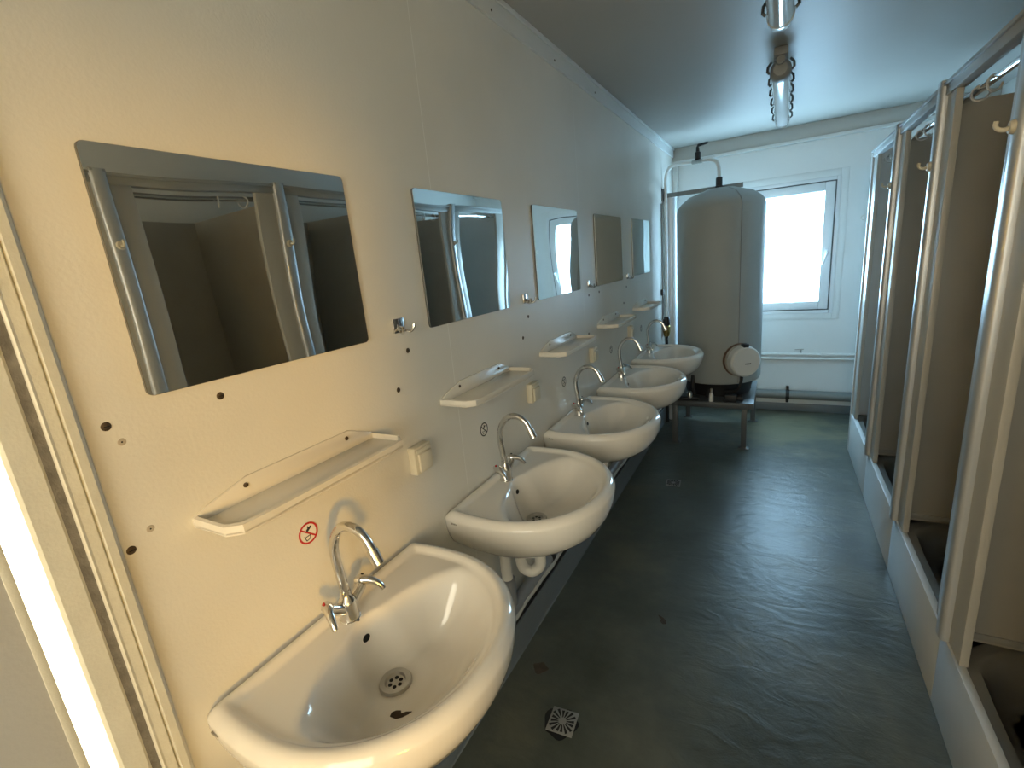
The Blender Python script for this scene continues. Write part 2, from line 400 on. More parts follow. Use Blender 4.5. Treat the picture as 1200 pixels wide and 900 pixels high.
# ------------------------------------------------------------------ window in the back wall
w1 = thing('window_1', 'window', 'window', (0, 0, 0)); del w1['label']; del w1['category']; struct(w1)
def frame_ring(x0, x1, z0, z1, wdt, y0, y1, bev=0.004):
    b = MB()
    b.box((x0, y0, z0), (x0 + wdt, y1, z1), bev); b.box((x1 - wdt, y0, z0), (x1, y1, z1), bev)
    b.box((x0 + wdt, y0, z1 - wdt), (x1 - wdt, y1, z1), bev); b.box((x0 + wdt, y0, z0), (x1 - wdt, y1, z0 + wdt), bev)
    return b
frame_ring(0.225, 1.365, 0.86, 2.085, 0.055, YB - 0.007, YB + 0.001, 0.002).build('window_trim', M['wall_back'], w1)
frame_ring(0.278, 1.314, 0.912, 2.03, 0.03, YB - 0.012, YB + 0.07, 0.003).build('window_frame', M['window_frame'], w1)
frame_ring(0.307, 1.285, 0.941, 2.001, 0.010, YB - 0.0135, YB + 0.06, 0.0).build('window_gasket', M['window_gasket'], w1)
frame_ring(0.317, 1.275, 0.951, 1.991, 0.07, YB - 0.026, YB + 0.045, 0.006).build('window_sash', M['window_frame'], w1)
box('window_pane', (0.38, YB + 0.008, 1.014), (1.212, YB + 0.014, 1.928), M['pane'], w1)
hd = MB(); hd.box((1.231, YB - 0.034, 1.36), (1.257, YB - 0.025, 1.46), 0.004)
h_ = hd.build('window_handle', M['window_frame'], w1)
MB().tube([(1.246, YB - 0.03, 1.43), (1.246, YB - 0.07, 1.43), (1.243, YB - 0.075, 1.42), (1.215, YB - 0.072, 1.33)], [0.009, 0.009, 0.010, 0.008], 10).build('handle_lever', M['window_frame'], h_)
for o in w1.children: o['kind'] = 'structure'
# window near the rear for evening sun, pane darkened to cut sky fill
w2 = thing('window_2', 'window', 'window', (0, 0, 0)); del w2['label']; del w2['category']; struct(w2)
b = MB()
y0, y1, z0, z1 = RW
b.box((XR - 0.012, y0 - 0.04, z0 - 0.04), (XR + T, y0 + 0.02, z1 + 0.04), 0.003); b.box((XR - 0.012, y1 - 0.02, z0 - 0.04), (XR + T, y1 + 0.04, z1 + 0.04), 0.003)
b.box((XR - 0.012, y0, z1 - 0.02), (XR + T, y1, z1 + 0.04), 0.003); b.box((XR - 0.012, y0, z0 - 0.04), (XR + T, y1, z0 + 0.02), 0.003)
struct(b.build('window_frame', M['window_frame'], w2))
struct(box('window_pane', (XR + 0.03, y0 + 0.02, z0 + 0.02), (XR + 0.034, y1 - 0.02, z1 - 0.02), M['pane_dimmed'], w2))

# outside: pale ground and the tan wall that glows through the frosted pane
struct(box('ground', (-14, -14, -0.5), (14, 22, -0.32), M['ground']))

# ------------------------------------------------------------------ washbasins
RIM = 0.85
def outline_pts():
    pts = []
    left = [(0.0, -0.286), (0.012, -0.292), (0.06, -0.299), (0.11, -0.302), (0.15, -0.302)]
    pts += left
    n = 40
    for k in range(1, n):
        a = -PI/2 + PI * k / n
        c, s = math.cos(a), math.sin(a)
        pts.append((0.15 + 0.295 * abs(c) ** 0.97, 0.302 * math.copysign(abs(s) ** 0.97, s)))
    pts += [(x, -y) for x, y in reversed(left)]
    n = 24
    for k in range(1, n): pts.append((0.0, 0.286 - 0.572 * k / n))
    return pts
OUT = outline_pts()
def resample(P, n):
    L = [0]
    for i in range(len(P)):
        a, b = Vector(P[i]), Vector(P[(i+1) % len(P)]); L.append(L[-1] + (b-a).length)
    res = []
    j = 0
    for k in range(n):
        t = L[-1] * k / n
        while L[j+1] < t: j += 1
        a, b = Vector(P[j]), Vector(P[(j+1) % len(P)])
        res.append(a + (b-a) * ((t - L[j]) / (L[j+1]-L[j])))
    return res
OUT = resample(OUT, 132)
def sstep(a, b, x):
    t = max(0, min(1, (x-a)/(b-a))); return t*t*(3-2*t)
def softplus(u, k):
    if u > 12*k: return u
    if u < -12*k: return 0
    return k * math.log(1 + math.exp(u/k))
def edge_dist(p):
    d = 9
    for i in range(len(OUT)):
        a, b = OUT[i], OUT[(i+1) % len(OUT)]
        ab = b-a; t = max(0, min(1, (p-a).dot(ab)/ab.length_squared))
        d = min(d, (p-a-ab*t).length)
    return d
BD = 0.148
def basin_z(p, d=None):
    if d is None: d = edge_dist(p)
    t = max(0.0, 1 - d / 0.026)
    z = -0.020 * t ** 2.6
    z -= 0.012 * sstep(0.026, 0.044, d)
    xb = 0.106 + 1.55 * p.y * p.y
    u1 = softplus(p.x - xb, 0.0035); u2 = softplus(d - 0.050, 0.005)
    f1 = 1 - (1 - min(1, u1/0.075)) ** 2.1
    f2 = 1 - (1 - min(1, u2/0.165)) ** 1.9
    f = 1.10 * f1 * f2
    k = 0.10                                     # level the bowl floor round the waste
    h = max(0, min(1, 0.5 + 0.5 * (0.985 - f) / k))
    f = 0.985 * (1 - h) + f * h - k * h * (1 - h)
    z = z - (BD - 0.013) * f
    r = math.hypot(p.x - 0.172, p.y)
    t = sstep(0.038, 0.085, r)
    return -0.151 * (1 - t) + z * t
def basin_mesh():
    bm = bmesh.new(); n = len(OUT); c = Vector((0.165, 0.0))
    ss = [1.0, 0.994, 0.985, 0.974, 0.962, 0.948, 0.932, 0.916] + [0.90 - 0.90 * k / 44 for k in range(44)]
    rings = []
    for s in ss:
        ring = []
        for p in OUT:
            q = c + (p - c) * s
            ring.append(bm.verts.new((q.x, q.y, basin_z(q))))
        rings.append(ring)
    cv = bm.verts.new((c.x, c.y, basin_z(c)))
    for a, b in zip(rings, rings[1:]):
        for k in range(n): bm.faces.new((a[k], a[(k+1) % n], b[(k+1) % n], b[k]))
    for k in range(n): bm.faces.new((rings[-1][k], rings[-1][(k+1) % n], cv))
    prev = rings[0]
    for sc, z in [(1.001, -0.026), (1.0, -0.036), (0.990, -0.058), (0.962, -0.086), (0.90, -0.12), (0.80, -0.148), (0.64, -0.172), (0.44, -0.188), (0.22, -0.196)]:
        ring = []
        for p in OUT:
            q = Vector((0.12, 0)) + (p - Vector((0.12, 0))) * sc
            if p.x < 0.001: q.x = 0.0
            ring.append(bm.verts.new((q.x, q.y, z)))
        for k in range(n): bm.faces.new((prev[(k+1) % n], prev[k], ring[k], ring[(k+1) % n]))
        prev = ring
    bm.faces.new(prev)
    m = MB(); m.bm.free(); m.bm = bm
    return m
def surf_frame(x, y):
    e = 0.004
    z = basin_z(Vector((x, y)))
    dx = (basin_z(Vector((x+e, y))) - basin_z(Vector((x-e, y)))) / (2*e)
    dy = (basin_z(Vector((x, y+e))) - basin_z(Vector((x, y-e)))) / (2*e)
    return Vector((x, y, z)), Vector((-dx, -dy, 1)).normalized()

def make_basin():
    root = thing('washbasin', '', 'sink', (0, 0, RIM), 'washbasins along the left wall')
    basin_mesh().build('basin', M['ceramic'], root, angle=70)
    # waste: dished steel strainer with seven holes
    dp, dn = surf_frame(0.172, 0)
    st = MB().lathe([(0.0, 0.001), (0.0205, 0.001), (0.0235, 0.0065), (0.034, 0.0072), (0.0365, 0.003), (0.0365, -0.004)], 36).build('drain_strainer', M['steel'], root)
    for k in range(7):
        r = 0 if k == 6 else 0.0125
        c = (r*math.cos(k*PI/3), r*math.sin(k*PI/3), 0.0006)
        MB().lathe([(0, 0.001), (0.0045, 0.001), (0.0045, 0)], 12, at=c).build('strainer_hole' if k < 6 else 'strainer_screw', M['hole'] if k < 6 else M['steel'], st)
    st.location = dp + dn*0.0005; st.rotation_euler = Vector((0, 0, 1)).rotation_difference(dn).to_euler()
    # overflow hole
    for xo in [0.10 + 0.001*k for k in range(60)]:
        if basin_z(Vector((xo, 0))) < -0.052: break
    p, nn = surf_frame(xo, 0)
    ov = MB(); rot = Vector((0, 0, 1)).rotation_difference(nn).to_matrix().to_4x4()
    ov.prism([(0.008*math.cos(a), 0.0105*math.sin(a)) for a in [2*PI*k/20 for k in range(20)]], -0.004, 0.0008, Matrix.Translation(p) @ rot)
    ov.build('overflow_hole', M['hole'], root)
    # small printed mark on the near side of the apron
    mk = MB()
    for k in range(4): mk.box((0.034 + k*0.0055, -0.2985, -0.030), (0.0375 + k*0.0055, -0.295, -0.0255 - 0.001*(k % 2)))
    o = mk.build('maker_mark', M['mark'], root); o.location = (0, -0.0012, 0)
    # tap
    zd = -0.0185
    tp = MB().lathe([(0, 0), (0.027, 0), (0.027, 0.004), (0.022, 0.008), (0.0205, 0.03), (0.021, 0.044), (0.017, 0.056), (0.0125, 0.062), (0.0115, 0.078), (0, 0.078)], 28, at=(0.064, 0, zd)).build('tap_body', M['chrome'], root)
    MB().tube([(0.064, 0, zd + 0.074), (0.060, 0, 0.09), (0.055, 0, 0.13), (0.058, 0, 0.168), (0.076, 0, 0.205), (0.105, 0, 0.226), (0.138, 0, 0.226), (0.163, 0, 0.207), (0.177, 0, 0.180)],
              [0.0105, 0.0105, 0.0105, 0.0105, 0.0105, 0.0105, 0.0100, 0.0095, 0.0095], 16, sub=5).build('spout', M['chrome'], tp)
    MB().tube([(0.1745, 0, 0.186), (0.178, 0, 0.178), (0.1875, 0, 0.157)], [0.0118, 0.0123, 0.0123], 16).build('aerator', M['chrome'], tp)
    for sgn in (-1, 1):
        MB().tube([(0.064, 0.012*sgn, zd + 0.036), (0.064, 0.036*sgn, zd + 0.052), (0.064, 0.046*sgn, zd + 0.060)], [0.014, 0.0125, 0.0125], 16).build('handle', M['chrome'], tp)
        MB().tube([(0.050, 0.044*sgn, zd + 0.066), (0.063, 0.050*sgn, zd + 0.069), (0.082, 0.060*sgn, zd + 0.066), (0.098, 0.068*sgn, zd + 0.054), (0.106, 0.071*sgn, zd + 0.042)],
                  [0.009, 0.0125, 0.0095, 0.0075, 0.006], 12, sub=4).build('lever', M['chrome'], tp)
        dm = M['red'] if sgn < 0 else M['dark_print']
        MB().lathe([(0, 0.002), (0.0035, 0.002), (0.0035, 0)], 12, axis=(-0.3, 0.5*sgn, 0.8), at=(0.062, 0.055*sgn, zd + 0.080)).build('colour_dot', dm, tp)
    return root
BY = [0.594, 1.325, 2.060, 2.800, 3.545]
wb_labels = ['large white washbasin nearest the door frame, with a leaf scrap by its drain',
             'second white washbasin from the door, showing its white trap pipes underneath',
             'third white washbasin from the door, in the middle of the row of five',
             'fourth white washbasin from the door, with a white trap bend showing below its rim',
             'white washbasin farthest from the door, beside the water tank']
basin0 = make_basin()
basins = [repeat(basin0, i, (0, y, RIM), wb_labels[i]) for i, y in enumerate(BY)]

# leaf scrap in the first basin
p, nn = surf_frame(0.235, -0.062)
lfp = [(-0.014, -0.008), (0.0, -0.010), (0.012, -0.004), (0.022, 0.006), (0.026, 0.012), (0.014, 0.009), (0.006, 0.003), (0.002, 0.009), (-0.008, 0.007), (-0.015, 0.001)]
o = MB().prism(lfp, 0.0, 0.0012, Matrix.Rotation(0.2, 4, 'Z')).build('leaf_scrap', M['leaf'])
o.rotation_euler = Vector((0, 0, 1)).rotation_difference(nn).to_euler(); o.location = Vector((0, BY[0], RIM)) + p + nn * 0.0006
tag(o, 'small dark leaf scrap lying in the nearest basin below its drain', 'leaf')

# traps below the basins: white bent pipe into a grey socket
def make_trap():
    root = thing('drain_trap', '', 'pipe', (0, 0, 0), 'drain traps under the washbasins')
    x = 0.172
    MB().tube([(x, 0, 0.653), (x, 0, 0.52)], 0.0165, 18).build('tail_pipe', M['pvc_white'], root)
    MB().lathe([(0.0165, 0.612), (0.026, 0.612), (0.0275, 0.607), (0.0275, 0.585), (0.026, 0.58), (0.0165, 0.58)], 20, at=(x, 0, 0)).build('coupling_nut', M['pvc_white'], root)
    pts = [(x, 0, 0.585), (x, 0, 0.53), (x - 0.006, -0.004, 0.508), (x - 0.028, -0.016, 0.492), (x - 0.052, -0.028, 0.505), (x - 0.060, -0.032, 0.53), (x - 0.062, -0.034, 0.56), (x - 0.075, -0.038, 0.583), (x - 0.108, -0.042, 0.575), (x - 0.120, -0.044, 0.55), (x - 0.120, -0.044, 0.44)]
    MB().tube(pts, 0.0205, 16, sub=4).build('trap_bend', M['pvc_white'], root)
    sk = MB().tube([(x - 0.120, -0.044, 0.46), (x - 0.120, -0.044, 0.455), (x - 0.120, -0.044, 0.37), (x - 0.120, -0.044, 0.348)], [0.0, 0.0285, 0.0285, 0.030], 18).build('grey_socket', M['pvc_grey'], root)
    sk['label'] = 'grey pipe socket'
    for y, m_ in ((-0.085, 'chrome'), (0.05, 'chrome')):
        v = MB().tube([(0.0, y, 0.60), (0.035, y, 0.60)], 0.011, 12).build('angle_valve', M['steel'], root)
        MB().tube([(0.035, y, 0.60), (0.05, y, 0.60), (0.058, y, 0.60)], [0.014, 0.016, 0.012], 10).build('valve_knob', M['steel'], v)
        MB().tube([(0.03, y, 0.605), (0.03, y, 0.63), (0.042, y*0.6, 0.640), (0.055, y*0.3, 0.648)], 0.0055, 8, sub=4).build('supply_hose', M['steel'], v)
    return root
tr_labels = ['white drain trap under the nearest washbasin, mostly hidden by its rim', 'white drain trap and grey socket hanging under the second washbasin from the door',
             'white drain trap under the third washbasin, a stub behind the second basin rim', 'white curved drain trap below the fourth washbasin rim', 'white drain trap under the farthest washbasin beside the tank']
trap0 = make_trap()
for i, y in enumerate(BY): repeat(trap0, i, (0, y, 0), tr_labels[i])

# grey waste pipe along the wall with sockets and clips
wp = thing('waste_pipe', 'long grey plastic waste pipe running along the wall under the washbasins', 'pipe', (0.05, 0.5, 0.318))
def local(o, root): o.location = -root.location; return o
local(MB().tube([(0.05, 0.42, 0.318), (0.05, 3.9, 0.318)], 0.025, 20).build('pipe_run', M['pvc_grey'], wp), wp)
for y in BY:
    local(MB().tube([(0.05, y - 0.095, 0.318), (0.05, y + 0.01, 0.318)], 0.0292, 20).build('pipe_socket', M['pvc_grey'], wp), wp)
    c = MB(); c.tube([(0.05, y + 0.30, 0.318), (0.05, y + 0.325, 0.318)], 0.0275, 16); c.box((0.0, y + 0.302, 0.305), (0.03, y + 0.323, 0.331))
    local(c.build('pipe_clip', M['black_rubber'], wp), wp)

# ------------------------------------------------------------------ shelves
def make_shelf():
    root = thing('bathroom_shelf', '', 'shelf', (0, 0, 1.178), 'shelves above the washbasins')
    L_, D_ = 0.218, 0.122
    poly = [(0.0, -L_), (D_ - 0.03, -L_ + 0.001), (D_ - 0.005, -L_ + 0.020), (D_, -L_ + 0.075), (D_, L_ - 0.075), (D_ - 0.005, L_ - 0.020), (D_ - 0.03, L_ - 0.001), (0.0, L_)]
    MB().prism(poly, 0.0, 0.008, bev=0.002).build('tray', M['shelf'], root, angle=50)
    # raised lip round the front and the ends
    lip = MB(); n = len(poly); w = 0.006
    inner = [(0.0, -L_ + w), (D_ - 0.032, -L_ + w), (D_ - 0.011, -L_ + 0.024), (D_ - w, -L_ + 0.077), (D_ - w, L_ - 0.077), (D_ - 0.011, L_ - 0.024), (D_ - 0.032, L_ - w), (0.0, L_ - w)]
    bm = lip.bm
    rings = [[bm.verts.new((x, y, z)) for x, y in pp] for pp, z in ((poly, 0.004), (poly, 0.019), (inner, 0.021), (inner, 0.004))]
    for a, b in zip(rings, rings[1:]):
        for k in range(n-1): bm.faces.new((a[k], a[k+1], b[k+1], b[k]))
    lip.build('front_lip', M['shelf'], root, angle=40)
    bk = MB()
    bk.prism([(-L_, 0.0), (L_, 0.0), (L_, 0.020), (L_ - 0.022, 0.030), (L_ - 0.075, 0.052), (-L_ + 0.105, 0.052), (-L_ + 0.03, 0.031), (-L_, 0.020)], 0.0, 0.006,
             Matrix(((0, 0, 1, 0), (1, 0, 0, 0), (0, 1, 0, 0), (0, 0, 0, 1))), bev=0.0015)
    bk.build('back_plate', M['shelf'], root, angle=50)
    for y in (-L_ + 0.10, L_ - 0.085):
        MB().lathe([(0, 0.003), (0.0045, 0.002), (0.005, 0)], 14, axis=(1, 0, 0), at=(0.006, y, 0.036)).build('fixing_screw', M['screw'], root)
    return root
sh0 = make_shelf()
SHY = [0.590, 1.312, 2.020, 2.790, 3.565]
shl = ['cream plastic shelf above the nearest washbasin, left of the ivory switch', 'cream plastic shelf above the second washbasin from the door', 'glossy cream shelf above the third washbasin, catching window light',
       'pale plastic shelf above the fourth washbasin', 'faint pale shelf above the farthest washbasin by the tank']
for i, y in enumerate(SHY): repeat(sh0, i, (0, y, 1.178), shl[i])

# ------------------------------------------------------------------ mirrors
def make_mirror(w_, h_, tilt=(0, 0)):
    root = thing('wall_mirror', '', 'mirror', (0.004, 0, 0), 'mirrors above the washbasins')
    def rr(w, h, r):
        P = []
        for cx, cy, a in ((w/2-r, h/2-r, 0), (-w/2+r, h/2-r, 90), (-w/2+r, -h/2+r, 180), (w/2-r, -h/2+r, 270)):
            for k in range(5): P.append((cx + r*math.cos(math.radians(a+22.5*k)), cy + r*math.sin(math.radians(a+22.5*k))))
        return P
    mx = Matrix(((0, 0, 1, 0), (1, 0, 0, 0), (0, 1, 0, 0), (0, 0, 0, 1)))
    MB().prism(rr(w_, h_, 0.010), -0.003, 0.0018, mx).build('backing_sheet', M['mirror_edge'], root, smooth=False)
    MB().prism(rr(w_ - 0.001, h_ - 0.001, 0.010), 0.0018, 0.003, mx).build('mirror_glass', M['mirror'], root, smooth=False)
    return root
MIR = [(0.358, 0.843, 1.423, 1.802), (1.087, 1.575, 1.418, 1.800), (1.826, 2.328, 1.418, 1.800), (2.590, 3.105, 1.412, 1.797), (3.370, 3.880, 1.418, 1.800)]
ml = ['large mirror nearest the door, reflecting a shower opening and its hooks', 'second mirror from the door, reflecting two dark shower openings and a bright post', 'third mirror from the door, reflecting the bright window',
      'fourth mirror from the door, plain dark grey reflection', 'mirror farthest from the door, plain grey, nearest the tank']
for i, (a, b_, c, d) in enumerate(MIR):
    m_ = make_mirror(b_ - a, d - c); m_.location = (0.004, (a+b_)/2, (c+d)/2); m_['label'] = ml[i]
    m_.rotation_euler = [(0, 0, 0), (0, 0.0, 0), (0, 0, 0), (0, 0, 0), (0, 0, 0)][i]

# ------------------------------------------------------------------ sockets, hooks, stickers, screws on the left wall
def make_switch():
    root = thing('light_switch', '', 'switch', (0, 0, 0), 'ivory switches beside the shelves')
    MB().box((0, -0.036, -0.040), (0.026, 0.036, 0.040), 0.004).build('switch_box', M['switch'], root)
    MB().box((0.024, -0.024, -0.034), (0.033, 0.030, 0.020), 0.003).build('cover_flap', M['switch'], root)
    MB().box((0.025, -0.030, 0.024), (0.030, 0.032, 0.034), 0.002).build('hinge_strip', M['switch'], root)
    return root
s0 = make_switch()
for i, (y, z, t) in enumerate([(0.957, 1.068, 'ivory switch box right of the nearest shelf'), (1.690, 1.055, 'ivory switch box right of the second shelf from the door'),
                               (2.452, 1.055, 'small ivory switch box right of the third shelf, with a pale round centre'), (3.232, 1.052, 'faint ivory switch box right of the fourth shelf')]):
    repeat(s0, i, (0, y, z), t)

def make_hook():
    root = thing('towel_hook', '', 'hook', (0, 0, 0), 'chrome towel hooks between the mirrors')
    MB().box((0, -0.021, -0.018), (0.006, 0.021, 0.020), 0.002).build('hook_plate', M['chrome'], root)
    for s in (-1, 1):
        MB().tube([(0.004, 0.004*s, -0.004), (0.018, 0.010*s, -0.014), (0.030, 0.017*s, -0.016), (0.037, 0.021*s, -0.006), (0.038, 0.022*s, 0.002)], [0.005, 0.0045, 0.004, 0.004, 0.0045], 10, sub=3).build('hook_arm', M['chrome'], root)
    return root
h0 = make_hook()
for i, (y, z, t) in enumerate([(0.959, 1.444, 'chrome double hook between the first and second mirrors from the door'), (1.708, 1.437, 'chrome double hook between the second and third mirrors from the door'),
                               (2.468, 1.434, 'chrome double hook between the third and fourth mirrors from the door'), (3.238, 1.425, 'chrome hook between the fourth and farthest mirrors')]):
    repeat(h0, i, (0, y, z), t)

def make_sticker(printm, ringm):
    root = thing('warning_sticker', '', 'sticker', (0, 0, 0), 'no drinking water stickers')
    mx = Matrix(((0, 0, 1, 0), (1, 0, 0, 0), (0, 1, 0, 0), (0, 0, 0, 1)))
    R = 0.0245
    circ = lambda r, n=36: [(r*math.cos(2*PI*k/n), r*math.sin(2*PI*k/n)) for k in range(n)]
    MB().prism(circ(R), 0, 0.0006, mx).build('sticker_disc', M['paper'], root, smooth=False)
    b = MB().lathe([(R, 0.0003), (R, 0.0011), (R*0.83, 0.0011), (R*0.83, 0.0003)], 40, axis=(1, 0, 0))
    b.build('prohibition_ring', ringm, root, smooth=False)
    def bar(p, q, w, m_, nm, x=0.0010):
        p, q = Vector(p), Vector(q); d = (q-p).normalized(); nn = Vector((-d.y, d.x)) * w/2
        MB().prism([tuple(p+nn), tuple(p-nn), tuple(q-nn), tuple(q+nn)], x - 0.0005, x, mx).build(nm, m_, root, smooth=False)
    bar((-0.0165, 0.0145), (0.0165, -0.0145), 0.0036, ringm, 'prohibition_bar', 0.0012)
    k = 0.86
    # tap symbol, falling drop line and a glass
    MB().prism([(x*k, y*k) for x, y in [(-0.006, 0.006), (-0.002, 0.003), (0.005, 0.008), (0.012, 0.013), (0.009, 0.017), (0.004, 0.014), (0.002, 0.019), (-0.001, 0.018), (0.0, 0.013), (-0.004, 0.010)]], 0.0005, 0.0009, mx).build('tap_symbol', printm, root, smooth=False)
    g = MB()
    for p, q in (((-0.011, -0.004), (-0.007, -0.016)), ((-0.007, -0.016), (0.002, -0.014)), ((0.002, -0.014), (0.005, -0.003)), ((-0.010, -0.007), (0.003, -0.006))):
        p, q = Vector(p), Vector(q); d = (q-p).normalized(); nn = Vector((-d.y, d.x)) * 0.0009
        g.prism([tuple(p+nn), tuple(p-nn), tuple(q-nn), tuple(q+nn)], 0.0005, 0.0009, mx)
    g.build('glass_symbol', printm, root, smooth=False)
    return root
red_s = make_sticker(M['dark_print'], M['red']); red_s.location = (0.0002, 0.580, 1.046); red_s['label'] = 'red ringed no drinking water sticker left of the nearest tap'
dk_s = make_sticker(M['dark_print'], M['dark_print'])
for i, (y, z, t) in enumerate([(1.313, 1.024, 'dark ringed no drinking water sticker left of the second tap from the door'), (2.047, 1.004, 'dark ringed no drinking water sticker left of the third tap from the door'),
                               (2.811, 1.010, 'small dark ringed sticker left of the fourth tap from the door'), (3.575, 1.020, 'tiny dark sticker below the farthest shelf by the tank')]):
    repeat(dk_s, i, (0.0002, y, z), t)

def make_screw():
    root = thing('wall_screw', '', 'screw', (0, 0, 0), 'rusty screws in the left wall')
    MB().lathe([(0, 0.0025), (0.004, 0.0022), (0.0065, 0.001), (0.007, 0)], 16, axis=(1, 0, 0)).build('screw_head', M['screw'], root)
    MB().box((0.0018, -0.004, -0.0007), (0.0029, 0.004, 0.0007)).build('screw_slot', M['hole'], root)
    return root
k0 = make_screw()
SCR = [(0.296, 1.394, 'rusty screw between the door frame and the lower corner of the nearest mirror'), (0.470, 1.392, 'rusty screw in the wall just below the nearest mirror'),
       (0.279, 1.192, 'dark screw low beside the door frame, left of the nearest shelf'), (0.985, 1.372, 'dark screw just below the first chrome hook from the door'), (0.925, 1.276, 'dark screw in the wall above the first ivory switch'),
       (1.727, 1.363, 'dark screw just below the second chrome hook from the door'), (1.666, 1.286, 'dark screw in the wall above the second ivory switch'),
       (2.462, 1.376, 'tiny dark screw below the third chrome hook, left of its neighbour'), (2.635, 1.378, 'tiny dark screw right below the fourth mirror'),
       (2.430, 1.173, 'tiny dark screw above the third ivory switch'), (3.206, 1.359, 'tiny dark screw below the fourth chrome hook'), (3.132, 1.259, 'tiny dark screw above the fourth shelf')]
for i, (y, z, t) in enumerate(SCR): repeat(k0, i, (0, y, z), t)
def make_plug():
    root = thing('wall_plug', '', 'wall plug', (0, 0, 0), 'filled drill holes in the left wall')
    MB().lathe([(0, 0.0006), (0.0055, 0.0006), (0.006, 0)], 18, axis=(1, 0, 0)).build('filler_patch', M['cover_stained'], root)
    MB().lathe([(0, 0.0011), (0.0013, 0.0011), (0.0013, 0)], 10, axis=(1, 0, 0)).build('plug_hole', M['hole'], root)
    return root
g0 = make_plug()
for i, (y, z, t) in enumerate([(0.309, 1.364, 'filled drill hole just below the screw beside the door frame'), (0.311, 1.212, 'filled drill hole left of the nearest shelf end')]):
    repeat(g0, i, (0, y, z), t)
# screws in the ceiling cover strip
c0 = thing('strip_screw', '', 'screw', (0, 0, 0), 'screws in the ceiling cover strip')
MB().lathe([(0, 0.002), (0.004, 0.0015), (0.005, 0)], 12, axis=(1, 0, 0)).build('screw_head', M['screw'], c0)
for i, (y, t) in enumerate([(1.62, 'nearest screw in the cover strip under the ceiling'), (2.15, 'middle screw in the cover strip under the ceiling'), (2.68, 'farthest screw in the cover strip under the ceiling')]):
    repeat(c0, i, (0.012, y, 2.40), t)

# ------------------------------------------------------------------ floor drains
def make_grate(n_slots=16):
    root = thing('floor_drain', '', 'drain', (0, 0, 0), 'floor drains')
    a = 0.047
    MB().box((-a, -a, 0.0003), (a, a, 0.004), 0.0012).build('grate_frame', M['grate'], root)
    for k in range(n_slots):
        t = 2*PI*(k+0.5)/n_slots; r0 = 0.014; r1 = min(0.040/max(abs(math.cos(t)), abs(math.sin(t))), 0.050)
        w0, w1 = 0.0014, 0.0050
        P = [(r0*math.cos(t) - w0*math.sin(t), r0*math.sin(t) + w0*math.cos(t)), (r0*math.cos(t) + w0*math.sin(t), r0*math.sin(t) - w0*math.cos(t)),
             (r1*math.cos(t) + w1*math.sin(t), r1*math.sin(t) - w1*math.cos(t)), (r1*math.cos(t) - w1*math.sin(t), r1*math.sin(t) + w1*math.cos(t))]
        MB().prism(P, 0.0035, 0.0043).build('drain_slot', M['hole'], root, smooth=False)
    return root
d0 = make_grate()
d0.location = (0.279, 1.184, 0); d0.rotation_euler = (0, 0, 0.08); d0['label'] = 'square grey floor drain grate with star slots near the washbasins'
d1 = dup(d0); d1.location = (0.305, 3.134, -0.0008); d1['label'] = 'small dark floor drain far along the aisle toward the tank'
dd = MB().prism([(0.060*math.cos(a)*(1+0.12*math.sin(3*a)), 0.058*math.sin(a)*(1+0.1*math.cos(5*a))) for a in [2*PI*k/30 for k in range(30)]], 0.0, 0.0004).build('drain_grime', M['hole'], None)
dd.location = (0.274, 1.176, 0); tag(dd, 'dark grime stain around the nearest floor drain grate', 'stain')
lf2 = MB().prism([(x*1.3, y*1.3) for x, y in lfp], 0.0, 0.002).build('leaf_scrap', M['leaf']); lf2.location = (0.50, 1.80, 0.0); lf2.rotation_euler = (0, 0, 1.9)
tag(lf2, 'small dark leaf scrap alone on the floor in the aisle', 'leaf')
st_ = MB().prism([(0.03*math.cos(a)*(1+0.2*math.sin(3*a)), 0.026*math.sin(a)*(1+0.2*math.cos(4*a))) for a in [2*PI*k/24 for k in range(24)]], 0.0, 0.0005).build('rust_stain', M['stain']); st_.location = (0.11, 1.36, 0)
tag(st_, 'brown rust stain on the floor beside the skirting', 'stain')

# ------------------------------------------------------------------ water tank on its stand
TX, TY, TR = 0.472, 4.27, 0.323
Z0, Z1 = 0.49, 1.86
tk = thing('water_heater', 'tall grey cylindrical water tank with domed top on a steel stand', 'water heater', (TX, TY, Z0))
MB().lathe([(0, 0), (TR - 0.03, 0), (TR - 0.008, 0.008), (TR, 0.03), (TR, Z1 - Z0 - 0.02), (TR - 0.006, Z1 - Z0 + 0.015), (TR - 0.035, Z1 - Z0 + 0.05), (TR*0.72, Z1 - Z0 + 0.092), (TR*0.4, Z1 - Z0 + 0.125), (0.1, Z1 - Z0 + 0.136), (0, Z1 - Z0 + 0.137)], 72).build('tank_jacket', M['tank'], tk, angle=50)
sa = math.radians(-58)
sx_, sy_ = math.cos(sa), math.sin(sa)
MB().tube([(TR*sx_*k, TR*sy_*k, z) for k, z in [(1.0, 0.02), (1.0, Z1 - Z0 - 0.03), (0.985, Z1 - Z0 + 0.015), (0.90, Z1 - Z0 + 0.05), (0.72, Z1 - Z0 + 0.092), (0.4, Z1 - Z0 + 0.125), (0.1, Z1 - Z0 + 0.137)]], 0.004, 8).build('jacket_seam', M['tank_seam'], tk)
MB().lathe([(0, 0.137), (0.055, 0.137), (0.055, 0.145), (0, 0.146)], 24, at=(0, 0, Z1 - Z0)).build('top_collar', M['black_rubber'], tk)
